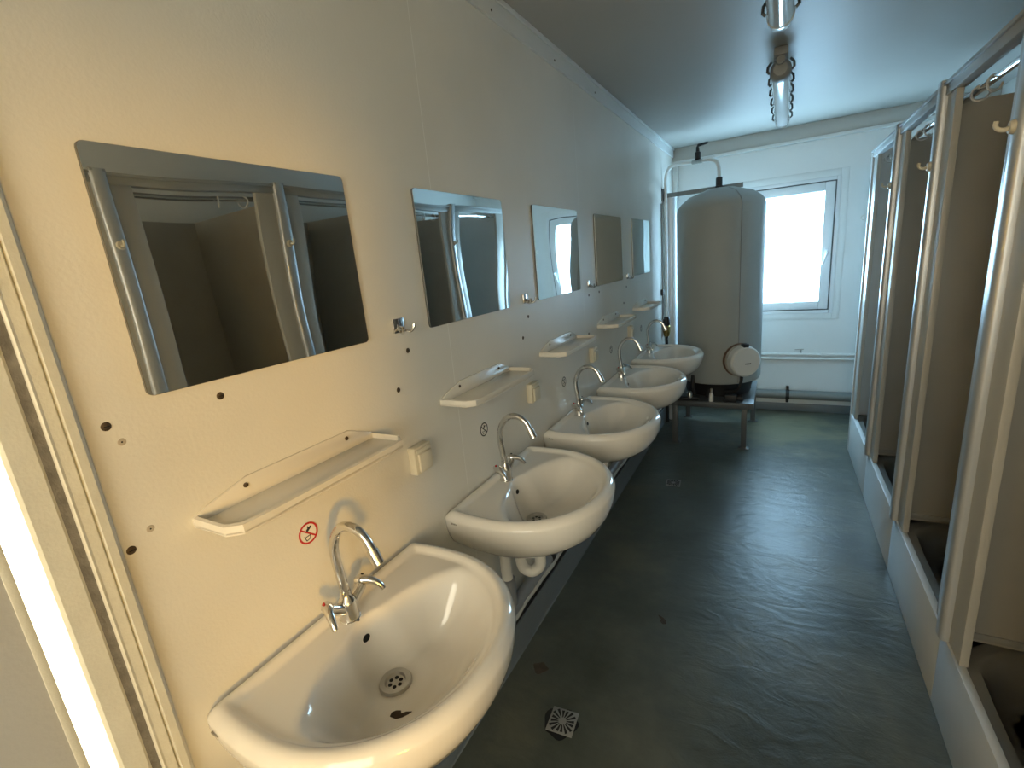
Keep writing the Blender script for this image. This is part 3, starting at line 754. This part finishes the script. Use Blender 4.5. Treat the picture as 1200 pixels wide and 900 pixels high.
# heating element cover on the lower front
ang = math.radians(-57)
ax = Vector((math.cos(ang), math.sin(ang), 0))
cz = 0.695 - Z0
fl = MB().lathe([(0, 0), (0.126, 0), (0.130, 0.012), (0.126, 0.026), (0.0, 0.026)], 40, axis=ax, at=Vector((0, 0, cz)) + ax*(TR - 0.012)).build('heater_flange', M['rust'], tk)
cv = MB().lathe([(0.120, 0.0), (0.122, 0.045), (0.117, 0.085), (0.106, 0.097), (0.0, 0.099)], 48, axis=ax, at=Vector((0, 0, cz)) + ax*(TR + 0.010)).build('heater_cover', M['cover'], tk)
cv['label'] = 'round white heater cover'
MB().lathe([(0.1215, 0.0), (0.1230, 0.012), (0.1226, 0.035), (0.118, 0.035)], 48, axis=ax, at=Vector((0, 0, cz)) + ax*(TR + 0.010)).build('stained_band', M['cover_stained'], tk)
tn = Vector((-ax.y, ax.x, 0))
lg = MB()
x_ = -0.024
for wdt, hgt in ((0.006, 0.009), (0.005, 0.008), (0.006, 0.009), (0.004, 0.008), (0.006, 0.009), (0.005, 0.008), (0.006, 0.009)):
    lg.box((x_, -hgt/2, 0.0), (x_ + wdt, hgt/2, 0.0012)); x_ += wdt + 0.0012
lm = Matrix.Translation(Vector((0, 0, cz - 0.014)) + ax*(TR + 0.1085) + tn*0.012) @ Matrix((( tn.x, 0, ax.x, 0), (tn.y, 0, ax.y, 0), (0, 1, 0, 0), (0, 0, 0, 1)))
bmesh.ops.transform(lg.bm, matrix=lm, verts=lg.bm.verts)
lg.build('cover_logo', M['dark_print'], cv, smooth=False)
gl = MB().box((-0.022, -0.014, -0.016), (0.022, 0.03, 0.016), 0.006)
gm = Matrix.Translation(Vector((0, 0, cz + 0.122)) + ax*(TR + 0.07)) @ Matrix(((tn.x, ax.x, 0, 0), (tn.y, ax.y, 0, 0), (0, 0, 1, 0), (0, 0, 0, 1)))
bmesh.ops.transform(gl.bm, matrix=gm, verts=gl.bm.verts)
gl.build('cable_gland', M['black_rubber'], cv)
q = ax*(TR + 0.045) + Vector((0, 0, cz - 0.10))
MB().tube([q, q + Vector((-0.004, -0.004, -0.07)), q + Vector((-0.03, 0.0, -0.14)), q + Vector((-0.12, 0.03, -0.165))], [0.014, 0.012, 0.012, 0.012], 10, sub=4).build('power_cable', M['black_rubber'], tk)
# three feet
for a in (-100, 20, 140):
    x, y = 0.24*math.cos(math.radians(a)), 0.24*math.sin(math.radians(a))
    MB().lathe([(0, -0.118), (0.03, -0.118), (0.026, -0.10), (0.02, 0.002), (0, 0.002)], 16, at=(x, y, 0)).build('tank_foot', M['black_rubber'], tk)
MB().tube([(TR*math.cos(math.radians(-118)), TR*math.sin(math.radians(-118)) - 0.0, -0.09), (TR*math.cos(math.radians(-118))*1.06, TR*math.sin(math.radians(-118))*1.06, 0.0), (TR*math.cos(math.radians(-118))*1.05, TR*math.sin(math.radians(-118))*1.05, 0.075)], [0.02, 0.018, 0.012], 12).build('drain_cock', M['black_rubber'], tk)
MB().lathe([(0, -0.11), (0.25, -0.11), (0.26, -0.06), (0.28, 0.0), (0, 0.0)], 40).build('base_ring', M['black_rubber'], tk)

sd = thing('tank_stand', 'low grey steel stand with square legs under the water tank', 'stand', (0.455, 4.2, 0))
SX0, SX1, SY0, SY1, SZ = 0.155, 0.765, 3.885, 4.60, 0.372
def lbox(nm, lo, hi, m_, bev=0.002):
    b = MB().box(lo, hi, bev); bmesh.ops.translate(b.bm, vec=-Vector((0.455, 4.2, 0)), verts=b.bm.verts); return b.build(nm, m_, sd)
lbox('stand_plate', (SX0 + 0.004, SY0 + 0.004, SZ - 0.004), (SX1 - 0.004, SY1 - 0.004, SZ), M['stand'])
for x in (SX0, SX1 - 0.045):
    lbox('side_rail', (x, SY0, SZ - 0.048), (x + 0.045, SY1, SZ - 0.004), M['stand'])
for y in (SY0, SY1 - 0.045):
    lbox('cross_rail', (SX0 + 0.045, y, SZ - 0.048), (SX1 - 0.045, y + 0.045, SZ - 0.004), M['stand'])
for x, y in ((SX0 + 0.01, SY0), (SX1 - 0.085, SY0), (SX0 + 0.01, SY1 - 0.04), (SX1 - 0.045, SY1 - 0.04)):
    lbox('leg', (x, y, 0.006), (x + 0.04, y + 0.04, SZ - 0.048), M['stand'])
    lbox('foot_plate', (x - 0.02, y - 0.01, 0.0), (x + 0.06, y + 0.05, 0.006), M['stand'])
# bits standing on the stand plate
wf = thing('pipe_fitting', 'small white pipe fitting standing on the stand below the tank', 'pipe fitting', (0.46, 3.91, SZ))
MB().tube([(0, 0, 0), (0, 0, 0.05), (0.0, 0.005, 0.075)], [0.017, 0.016, 0.010], 12).build('fitting_body', M['pvc_white'], wf)
MB().lathe([(0, 0.07), (0.009, 0.07), (0.009, 0.105), (0, 0.105)], 12).build('fitting_stub', M['steel'], wf)
bv = thing('drain_valve', 'black valve block lying under the tank on the steel stand', 'valve', (0.60, 3.925, SZ))
MB().box((-0.045, -0.03, 0), (0.045, 0.03, 0.06), 0.008).build('valve_body', M['black_rubber'], bv)
MB().tube([(0.04, 0, 0.03), (0.085, -0.005, 0.03)], 0.02, 14).build('valve_outlet', M['black_rubber'], bv)
bb = thing('valve_hose', 'dark hose and valve at the left under the tank on the stand', 'valve', (0.28, 3.905, SZ))
MB().tube([(-0.09, 0.0, 0.018), (-0.03, -0.015, 0.018), (0.03, -0.004, 0.018), (0.09, 0.0, 0.018)], 0.016, 12, sub=4).build('hose', M['black_rubber'], bb)
MB().lathe([(0, 0), (0.022, 0), (0.022, 0.035), (0.012, 0.05), (0, 0.05)], 14, at=(0.02, 0.0, 0.026)).build('valve_cap', M['steel'], bb)

# big white riser pipe in the corner and thin overflow line to the tank
pp = thing('riser_pipe', 'wide white vertical pipe in the corner left of the water tank', 'pipe', (0.055, 4.50, 0))
MB().tube([(0, 0, 0), (0, 0, 2.03)], 0.046, 28).build('pipe_tube', M['pipe_blue'], pp)
MB().lathe([(0.046, 2.0), (0.05, 2.0), (0.05, 2.035), (0, 2.04)], 28).build('pipe_cap', M['pipe_white'], pp)
vp = thing('vent_line', 'thin white pipe arching from the corner over to the tank top', 'pipe', (0, 0, 0))
MB().tube([(0.026, 4.428, 0.95), (0.026, 4.428, 1.7), (0.026, 4.428, 2.06), (0.030, 4.428, 2.16), (0.055, 4.42, 2.225), (0.11, 4.40, 2.245), (0.20, 4.36, 2.235), (0.26, 4.34, 2.23)], 0.0135, 12, sub=4).build('pipe_tube', M['pipe_white'], vp)
MB().tube([(0.33, 4.31, 2.225), (0.39, 4.29, 2.22), (0.435, 4.275, 2.20), (0.456, 4.27, 2.15), (0.46, 4.27, 2.06), (0.46, 4.27, 2.03)], 0.0135, 12, sub=4).build('pipe_tail', M['pipe_white'], vp)
MB().lathe([(0, 2.006), (0.03, 2.006), (0.03, 2.015), (0.024, 2.018), (0.024, 2.075), (0.019, 2.08), (0, 2.08)], 16, at=(0.46, 4.27, 0)).build('pipe_nut', M['black_rubber'], vp)
vb = MB().tube([(0.255, 4.343, 2.23), (0.335, 4.309, 2.225)], 0.018, 12).build('valve_body', M['steel'], vp)
MB().lathe([(0, 0), (0.022, 0), (0.022, 0.055), (0.014, 0.06), (0.012, 0.09), (0, 0.09)], 14, at=(0.295, 4.326, 2.24)).build('valve_stem', M['black_rubber'], vb)
MB().tube([(0.29, 4.326, 2.325), (0.30, 4.326, 2.345), (0.37, 4.31, 2.35)], [0.010, 0.011, 0.008], 10).build('valve_lever', M['black_rubber'], vb)
br = thing('tank_bracket', 'flat grey metal strap from the corner wall across to the tank top', 'bracket', (0, 0, 0))
b = MB(); b.box((0.0, 4.445, 2.0), (0.62, 4.451, 2.036), 0.001)
b.build('strap_bar', M['pipe_grey'], br)
MB().box((0.0, 4.385, 1.975), (0.010, 4.465, 2.075), 0.002).build('wall_plate', M['stand'], br)
pv = thing('pressure_valve', 'brass pressure valve with black cap in the corner above the farthest basin', 'valve', (0.032, 4.375, 0.86))
MB().lathe([(0, -0.04), (0.022, -0.04), (0.026, -0.02), (0.03, 0.0), (0.03, 0.05), (0.022, 0.06), (0, 0.06)], 18).build('valve_body', M['brass'], pv)
MB().lathe([(0, 0.055), (0.026, 0.055), (0.030, 0.07), (0.030, 0.12), (0.020, 0.135), (0, 0.135)], 18).build('valve_cap', M['black_rubber'], pv)
MB().tube([(0, 0, -0.04), (0, 0, -0.16), (0, 0, -0.86)], 0.013, 12).build('valve_pipe', M['black_rubber'], pv)
sp = thing('supply_pipe', 'thin dark supply pipe clipped down the corner left of the white riser', 'pipe', (0.012, 4.32, 0))
MB().tube([(0, 0, 0.98), (0, 0, 1.95)], 0.008, 10).build('pipe_tube', M['pipe_grey'], sp)
MB().box((-0.011, -0.02, 1.19), (0.012, 0.02, 1.24), 0.003).build('pipe_clip', M['black_rubber'], sp)

# pipes along the back wall
for z, r, y, t in ((0.548, 0.0135, 4.918, 'upper thin white pipe along the back wall below the window'), (0.508, 0.0135, 4.918, 'lower thin white pipe along the back wall below the window')):
    p_ = thing('water_pipe', t, 'pipe', (1.4, y, z), 'thin white pipes on the back wall')
    MB().tube([(-0.75, 0, 0), (0.78, 0, 0)], r, 14).build('pipe_tube', M['pipe_white'], p_)
    for x in (-0.15, 0.55):
        MB().box((x, -0.012, -0.017), (x + 0.02, 0.032, 0.017), 0.003).build('pipe_clip', M['pipe_white'], p_)
tp_ = thing('pipe_tap', 'tiny metal tap handle above the thin pipes below the window', 'tap', (1.10, 4.918, 0.562))
MB().tube([(0, 0, 0), (0, 0, 0.03)], 0.007, 10).build('tap_stem', M['steel'], tp_)
MB().tube([(-0.05, 0, 0.03), (0.02, 0, 0.032)], 0.005, 8).build('tap_lever', M['steel'], tp_)
gp = thing('heating_pipe', 'thick grey pipe low along the back wall above the skirting', 'pipe', (1.4, 4.895, 0.172))
MB().tube([(-0.9, 0, 0), (0.78, 0, 0)], 0.042, 24).build('pipe_tube', M['pipe_grey'], gp)
MB().tube([(-0.405, 0, 0), (-0.375, 0, 0)], 0.046, 20).build('pipe_clamp', M['black_rubber'], gp)
MB().box((-0.402, -0.012, -0.075), (-0.378, 0.05, 0.072), 0.003).build('clamp_bracket', M['black_rubber'], gp)
kn = thing('wall_peg', 'small white round peg on the back wall right of the window', 'peg', (1.482, YB, 1.679))
MB().lathe([(0, 0.03), (0.016, 0.027), (0.02, 0.018), (0.012, 0.008), (0.012, 0), (0, 0)], 16, axis=(0, -1, 0)).build('peg_head', M['switch_white'], kn)
MB().lathe([(0, 0.004), (0.024, 0.003), (0.025, 0)], 16, axis=(0, -1, 0)).build('peg_rosette', M['switch_white'], kn)

# ------------------------------------------------------------------ shower cabins
XF, PITCH = 1.40, 0.77
CABY = [1.0, 1.77, 2.54, 3.31, 0.23]
ZT = 2.065
def make_cabin():
    root = thing('shower_cabin', '', 'shower', (XF, 0, 0), 'shower cabins along the right')
    W = PITCH; D = XR - XF - 0.004
    MB().box((-0.002, 0.0015, 0.0), (0.022, W - 0.0015, 0.288), 0.002).build('base_fascia', M['fascia'], root)
    # tray with rounded recess
    t = MB(); bm = t.bm; nx, ny = 30, 30
    def tz(u, v):
        a = abs(2*u - 1) ** 4 + abs(2*v - 1) ** 4
        lip = 0.012 * math.exp(-((a - 0.86)/0.10) ** 2)
        return 0.284 + lip - 0.125 * sstep(0.0, 0.40, 0.80 - a)
    V = [[bm.verts.new((0.022 + (D - 0.022)*i/nx, 0.017 + (W - 0.034)*j/ny, tz(i/nx, j/ny))) for j in range(ny+1)] for i in range(nx+1)]
    for i in range(nx):
        for j in range(ny): bm.faces.new((V[i][j], V[i+1][j], V[i+1][j+1], V[i][j+1]))
    bmesh.ops.solidify(bm, geom=bm.faces[:], thickness=0.006)
    tr = t.build('shower_tray', M['tray'], root, angle=60)
    MB().lathe([(0, 0.003), (0.04, 0.002), (0.042, 0)], 24, at=(D/2, W/2, 0.160)).build('tray_drain', M['steel'], tr)
    # partitions, back and wall flange of the tray
    MB().box((0.03, W - 0.018, 0.284), (D, W - 0.002, 2.0), 0.001).build('partition', M['panel'], root)
    MB().box((D - 0.014, 0.002, 0.284), (D, W - 0.018, 2.0), 0.001).build('back_panel', M['panel'], root)
    fl = MB()
    fl.box((0.03, W - 0.026, 0.296), (D - 0.014, W - 0.0155, 0.318), 0.003)
    fl.build('tray_upstand', M['tray'], root)
    MB().box((D - 0.024, 0.016, 0.296), (D - 0.0135, W - 0.026, 0.318), 0.003).build('tray_upstand', M['tray'], root)
    # front: jamb panels, header, aluminium post at the far joint
    MB().box((0.004, 0.002, 0.288), (0.026, 0.085, ZT - 0.038), 0.002).build('jamb_panel', M['jamb'], root)
    MB().box((0.004, W - 0.155, 0.288), (0.026, W - 0.002, ZT - 0.038), 0.002).build('jamb_panel', M['jamb'], root)
    hd = MB().box((-0.004, 0.0, ZT - 0.040), (0.034, W, ZT), 0.003).build('header_rail', M['header'], root)
    MB().box((-0.012, 0.0, ZT - 0.008), (-0.002, W, ZT + 0.004), 0.002).build('header_lip', M['header'], hd)
    ps = MB()
    P = [(0.005, -0.028), (-0.008, -0.028), (-0.014, -0.026), (-0.018, -0.020), (-0.0195, -0.006), (-0.0195, 0.006), (-0.018, 0.020), (-0.014, 0.026), (-0.008, 0.028), (0.005, 0.028)]
    ps.prism([(x, y + W - 0.030) for x, y in P], 0.288, ZT + 0.012)
    po = ps.build('corner_post', M['alu'], root, angle=40)
    MB().box((-0.0185, W - 0.059, ZT - 0.0), (0.02, W - 0.001, ZT + 0.013), 0.003).build('post_cap', M['header'], po)
    # rail
    MB().tube([(0.062, 0.016, ZT - 0.062), (0.062, W - 0.016, ZT - 0.062)], 0.0115, 14).build('curtain_rail', M['chrome'], root)
    # coat hook on the post
    hk = MB().lathe([(0, 0.012), (0.014, 0.010), (0.017, 0.004), (0.017, 0)], 18, axis=(-1, 0, 0), at=(-0.0185, W - 0.03, 1.79)).build('coat_hook', M['hook'], root)
    MB().tube([(-0.025, W - 0.03, 1.79), (-0.036, W - 0.03, 1.786), (-0.048, W - 0.03, 1.789), (-0.054, W - 0.03, 1.798), (-0.053, W - 0.03, 1.808)], [0.0062, 0.0055, 0.0052, 0.0052, 0.0056], 12, sub=4).build('hook_arm', M['hook'], hk)
    return root
cl = ['nearest full shower cabin, at the right edge of the photo with a yellowish hook', 'second shower cabin from the right edge, dark opening with chrome curtain rail',
      'third shower cabin from the right edge, narrow dark opening', 'farthest shower cabin, next to the back wall', 'shower cabin beside the camera, seen only in the nearest mirror']
cb0 = make_cabin()
cabins = [repeat(cb0, i, (XF, y, 0), cl[i]) for i, y in enumerate(CABY)]
# end panel of the row (belongs to the farthest cabin)
far = cabins[3]
for ch in list(far.children):
    if ch.name.startswith('corner_post') or ch.name.startswith('coat_hook'):
        for g in list(ch.children): bpy.data.objects.remove(g)
        bpy.data.objects.remove(ch)
MB().box((-0.006, PITCH - 0.030, 0.0), (XR - XF - 0.004, PITCH - 0.0005, ZT), 0.003).build('end_panel', M['fascia'], far)
# curtain rings
def make_ring(): 
    root = thing('curtain_ring', '', 'curtain ring', (0, 0, 0), 'rings left on the curtain rails')
    mx = Matrix.Rotation(PI/2, 4, 'X') @ Matrix.Identity(4)
    b = MB().torus((0, 0, -0.013), 0.024, 0.0034, mx, 26, 8, math.radians(40), math.radians(40 + 320))
    b.build('ring_loop', M['ring'], root)
    MB().lathe([(0, -0.003), (0.006, -0.003), (0.006, 0.004), (0, 0.004)], 12, at=(0.018, 0, 0.003)).build('ring_clasp', M['ring'], root)
    return root
r0 = make_ring()
ri = 0
for c, who in ((0, 'nearest full shower cabin'), (1, 'second shower cabin'), (2, 'third shower cabin'), (3, 'farthest shower cabin')):
    for k, (f_, w_) in enumerate(((0.60, 'nearer'), (0.76, 'farther'))):
        o = repeat(r0, ri, (XF + 0.062, CABY[c] + PITCH * f_, ZT - 0.062), 'grey plastic curtain ring on the rail of the %s, the %s one' % (who, w_)); ri += 1
        o.rotation_euler = (0, 0, 0.5 - 0.9*k)

# ------------------------------------------------------------------ ceiling lights
def make_lamp(L_):
    root = thing('tube_light', '', 'ceiling light', (0, 0, 0), 'tube lights on the ceiling')
    R = 0.044
    MB().box((-0.03, -0.06, 0.045), (0.03, L_ - 0.05, 0.082), 0.006).build('mounting_bar', M['lamp_cap'], root)
    MB().tube([(0, 0.03, 0), (0, L_ - 0.10, 0)], R, 26).build('diffuser_tube', M['lamp_clear'], root)
    MB().lathe([(0, -0.012), (0.03, -0.010), (R - 0.004, 0.0), (R + 0.003, 0.012), (R + 0.004, 0.06), (R, 0.062)], 26, axis=(0, 1, 0), at=(0, 0, 0)).build('end_cap', M['lamp_cap'], root)
    MB().lathe([(R, 0.0), (R + 0.003, 0.003), (R + 0.002, 0.04), (R - 0.006, 0.058), (0.02, 0.066), (0, 0.067)], 26, axis=(0, 1, 0), at=(0, L_ - 0.10, 0)).build('end_cap', M['lamp_clear'], root)
    MB().lathe([(0, -0.03), (0.018, -0.028), (0.024, -0.006), (0.024, 0.0), (0, 0)], 18, axis=(0, 1, 0.4), at=(0, -0.012, 0.040)).build('cable_gland', M['lamp_cap'], root)
    for k in range(6):
        y = 0.03 + (L_ - 0.16) * k / 5
        for s in (-1, 1):
            MB().tube([(s*(R - 0.004), y, 0.045), (s*(R + 0.012), y, 0.028), (s*(R + 0.014), y, 0.006), (s*(R + 0.004), y, -0.004)], 0.006, 8).build('clip', M['clip'], root)
    return root
l0 = make_lamp(1.28); l0.location = (0.858, 2.95, 2.372); l0['label'] = 'tube light with clear cover on the ceiling in front of the window wall'; l0.rotation_euler = (0, 0, -0.012)
l1 = dup(l0); l1.location = (0.842, 1.10, 2.372); l1['label'] = 'tube light at the top edge of the photo, only its far end showing'

# ------------------------------------------------------------------ light
w = bpy.data.worlds.new('sky'); SC.world = w; w.use_nodes = True
bg = w.node_tree.nodes['Background']; bg.inputs[0].default_value = (1.0, 0.91, 0.69, 1); bg.inputs[1].default_value = 3.1
sun = bpy.data.lights.new('sun', 'SUN'); sun.energy = 4.4; sun.color = (1.0, 0.50, 0.02); sun.angle = math.radians(7)
so = bpy.data.objects.new('sun', sun); COL.objects.link(so)
so.rotation_euler = Vector((-0.139, 0.100, -0.015)).to_track_quat('-Z', 'Y').to_euler()
def portal(name, loc, direction, sx, sy):
    l = bpy.data.lights.new(name, 'AREA'); l.shape = 'RECTANGLE'; l.size = sx; l.size_y = sy; l.cycles.is_portal = True
    o = bpy.data.objects.new(name, l); COL.objects.link(o); o.location = loc
    o.rotation_euler = Vector(direction).to_track_quat('-Z', 'Z').to_euler()
portal('window_portal', (XR + 0.07, (RW[0]+RW[1])/2, (RW[2]+RW[3])/2), (-1, 0, 0), RW[1]-RW[0], RW[3]-RW[2])

portal('rear_portal', ((RR[0]+RR[1])/2, YR - 0.07, (RR[2]+RR[3])/2), (0, 1, 0), RR[1]-RR[0], RR[3]-RR[2])  # guides sky light through the added rear window
SC.view_settings.view_transform = 'Standard'; SC.view_settings.look = 'None'
SC.view_settings.gamma = 1; SC.view_settings.use_curve_mapping = False
SC.view_settings.exposure = 2.0
SC.cycles.use_denoising = True
SC.cycles.max_bounces = 12; SC.cycles.diffuse_bounces = 6; SC.cycles.glossy_bounces = 6; SC.cycles.transparent_max_bounces = 8
SC.cycles.sample_clamp_indirect = 5.0
SC.cycles.caustics_refractive = True; SC.cycles.caustics_reflective = True
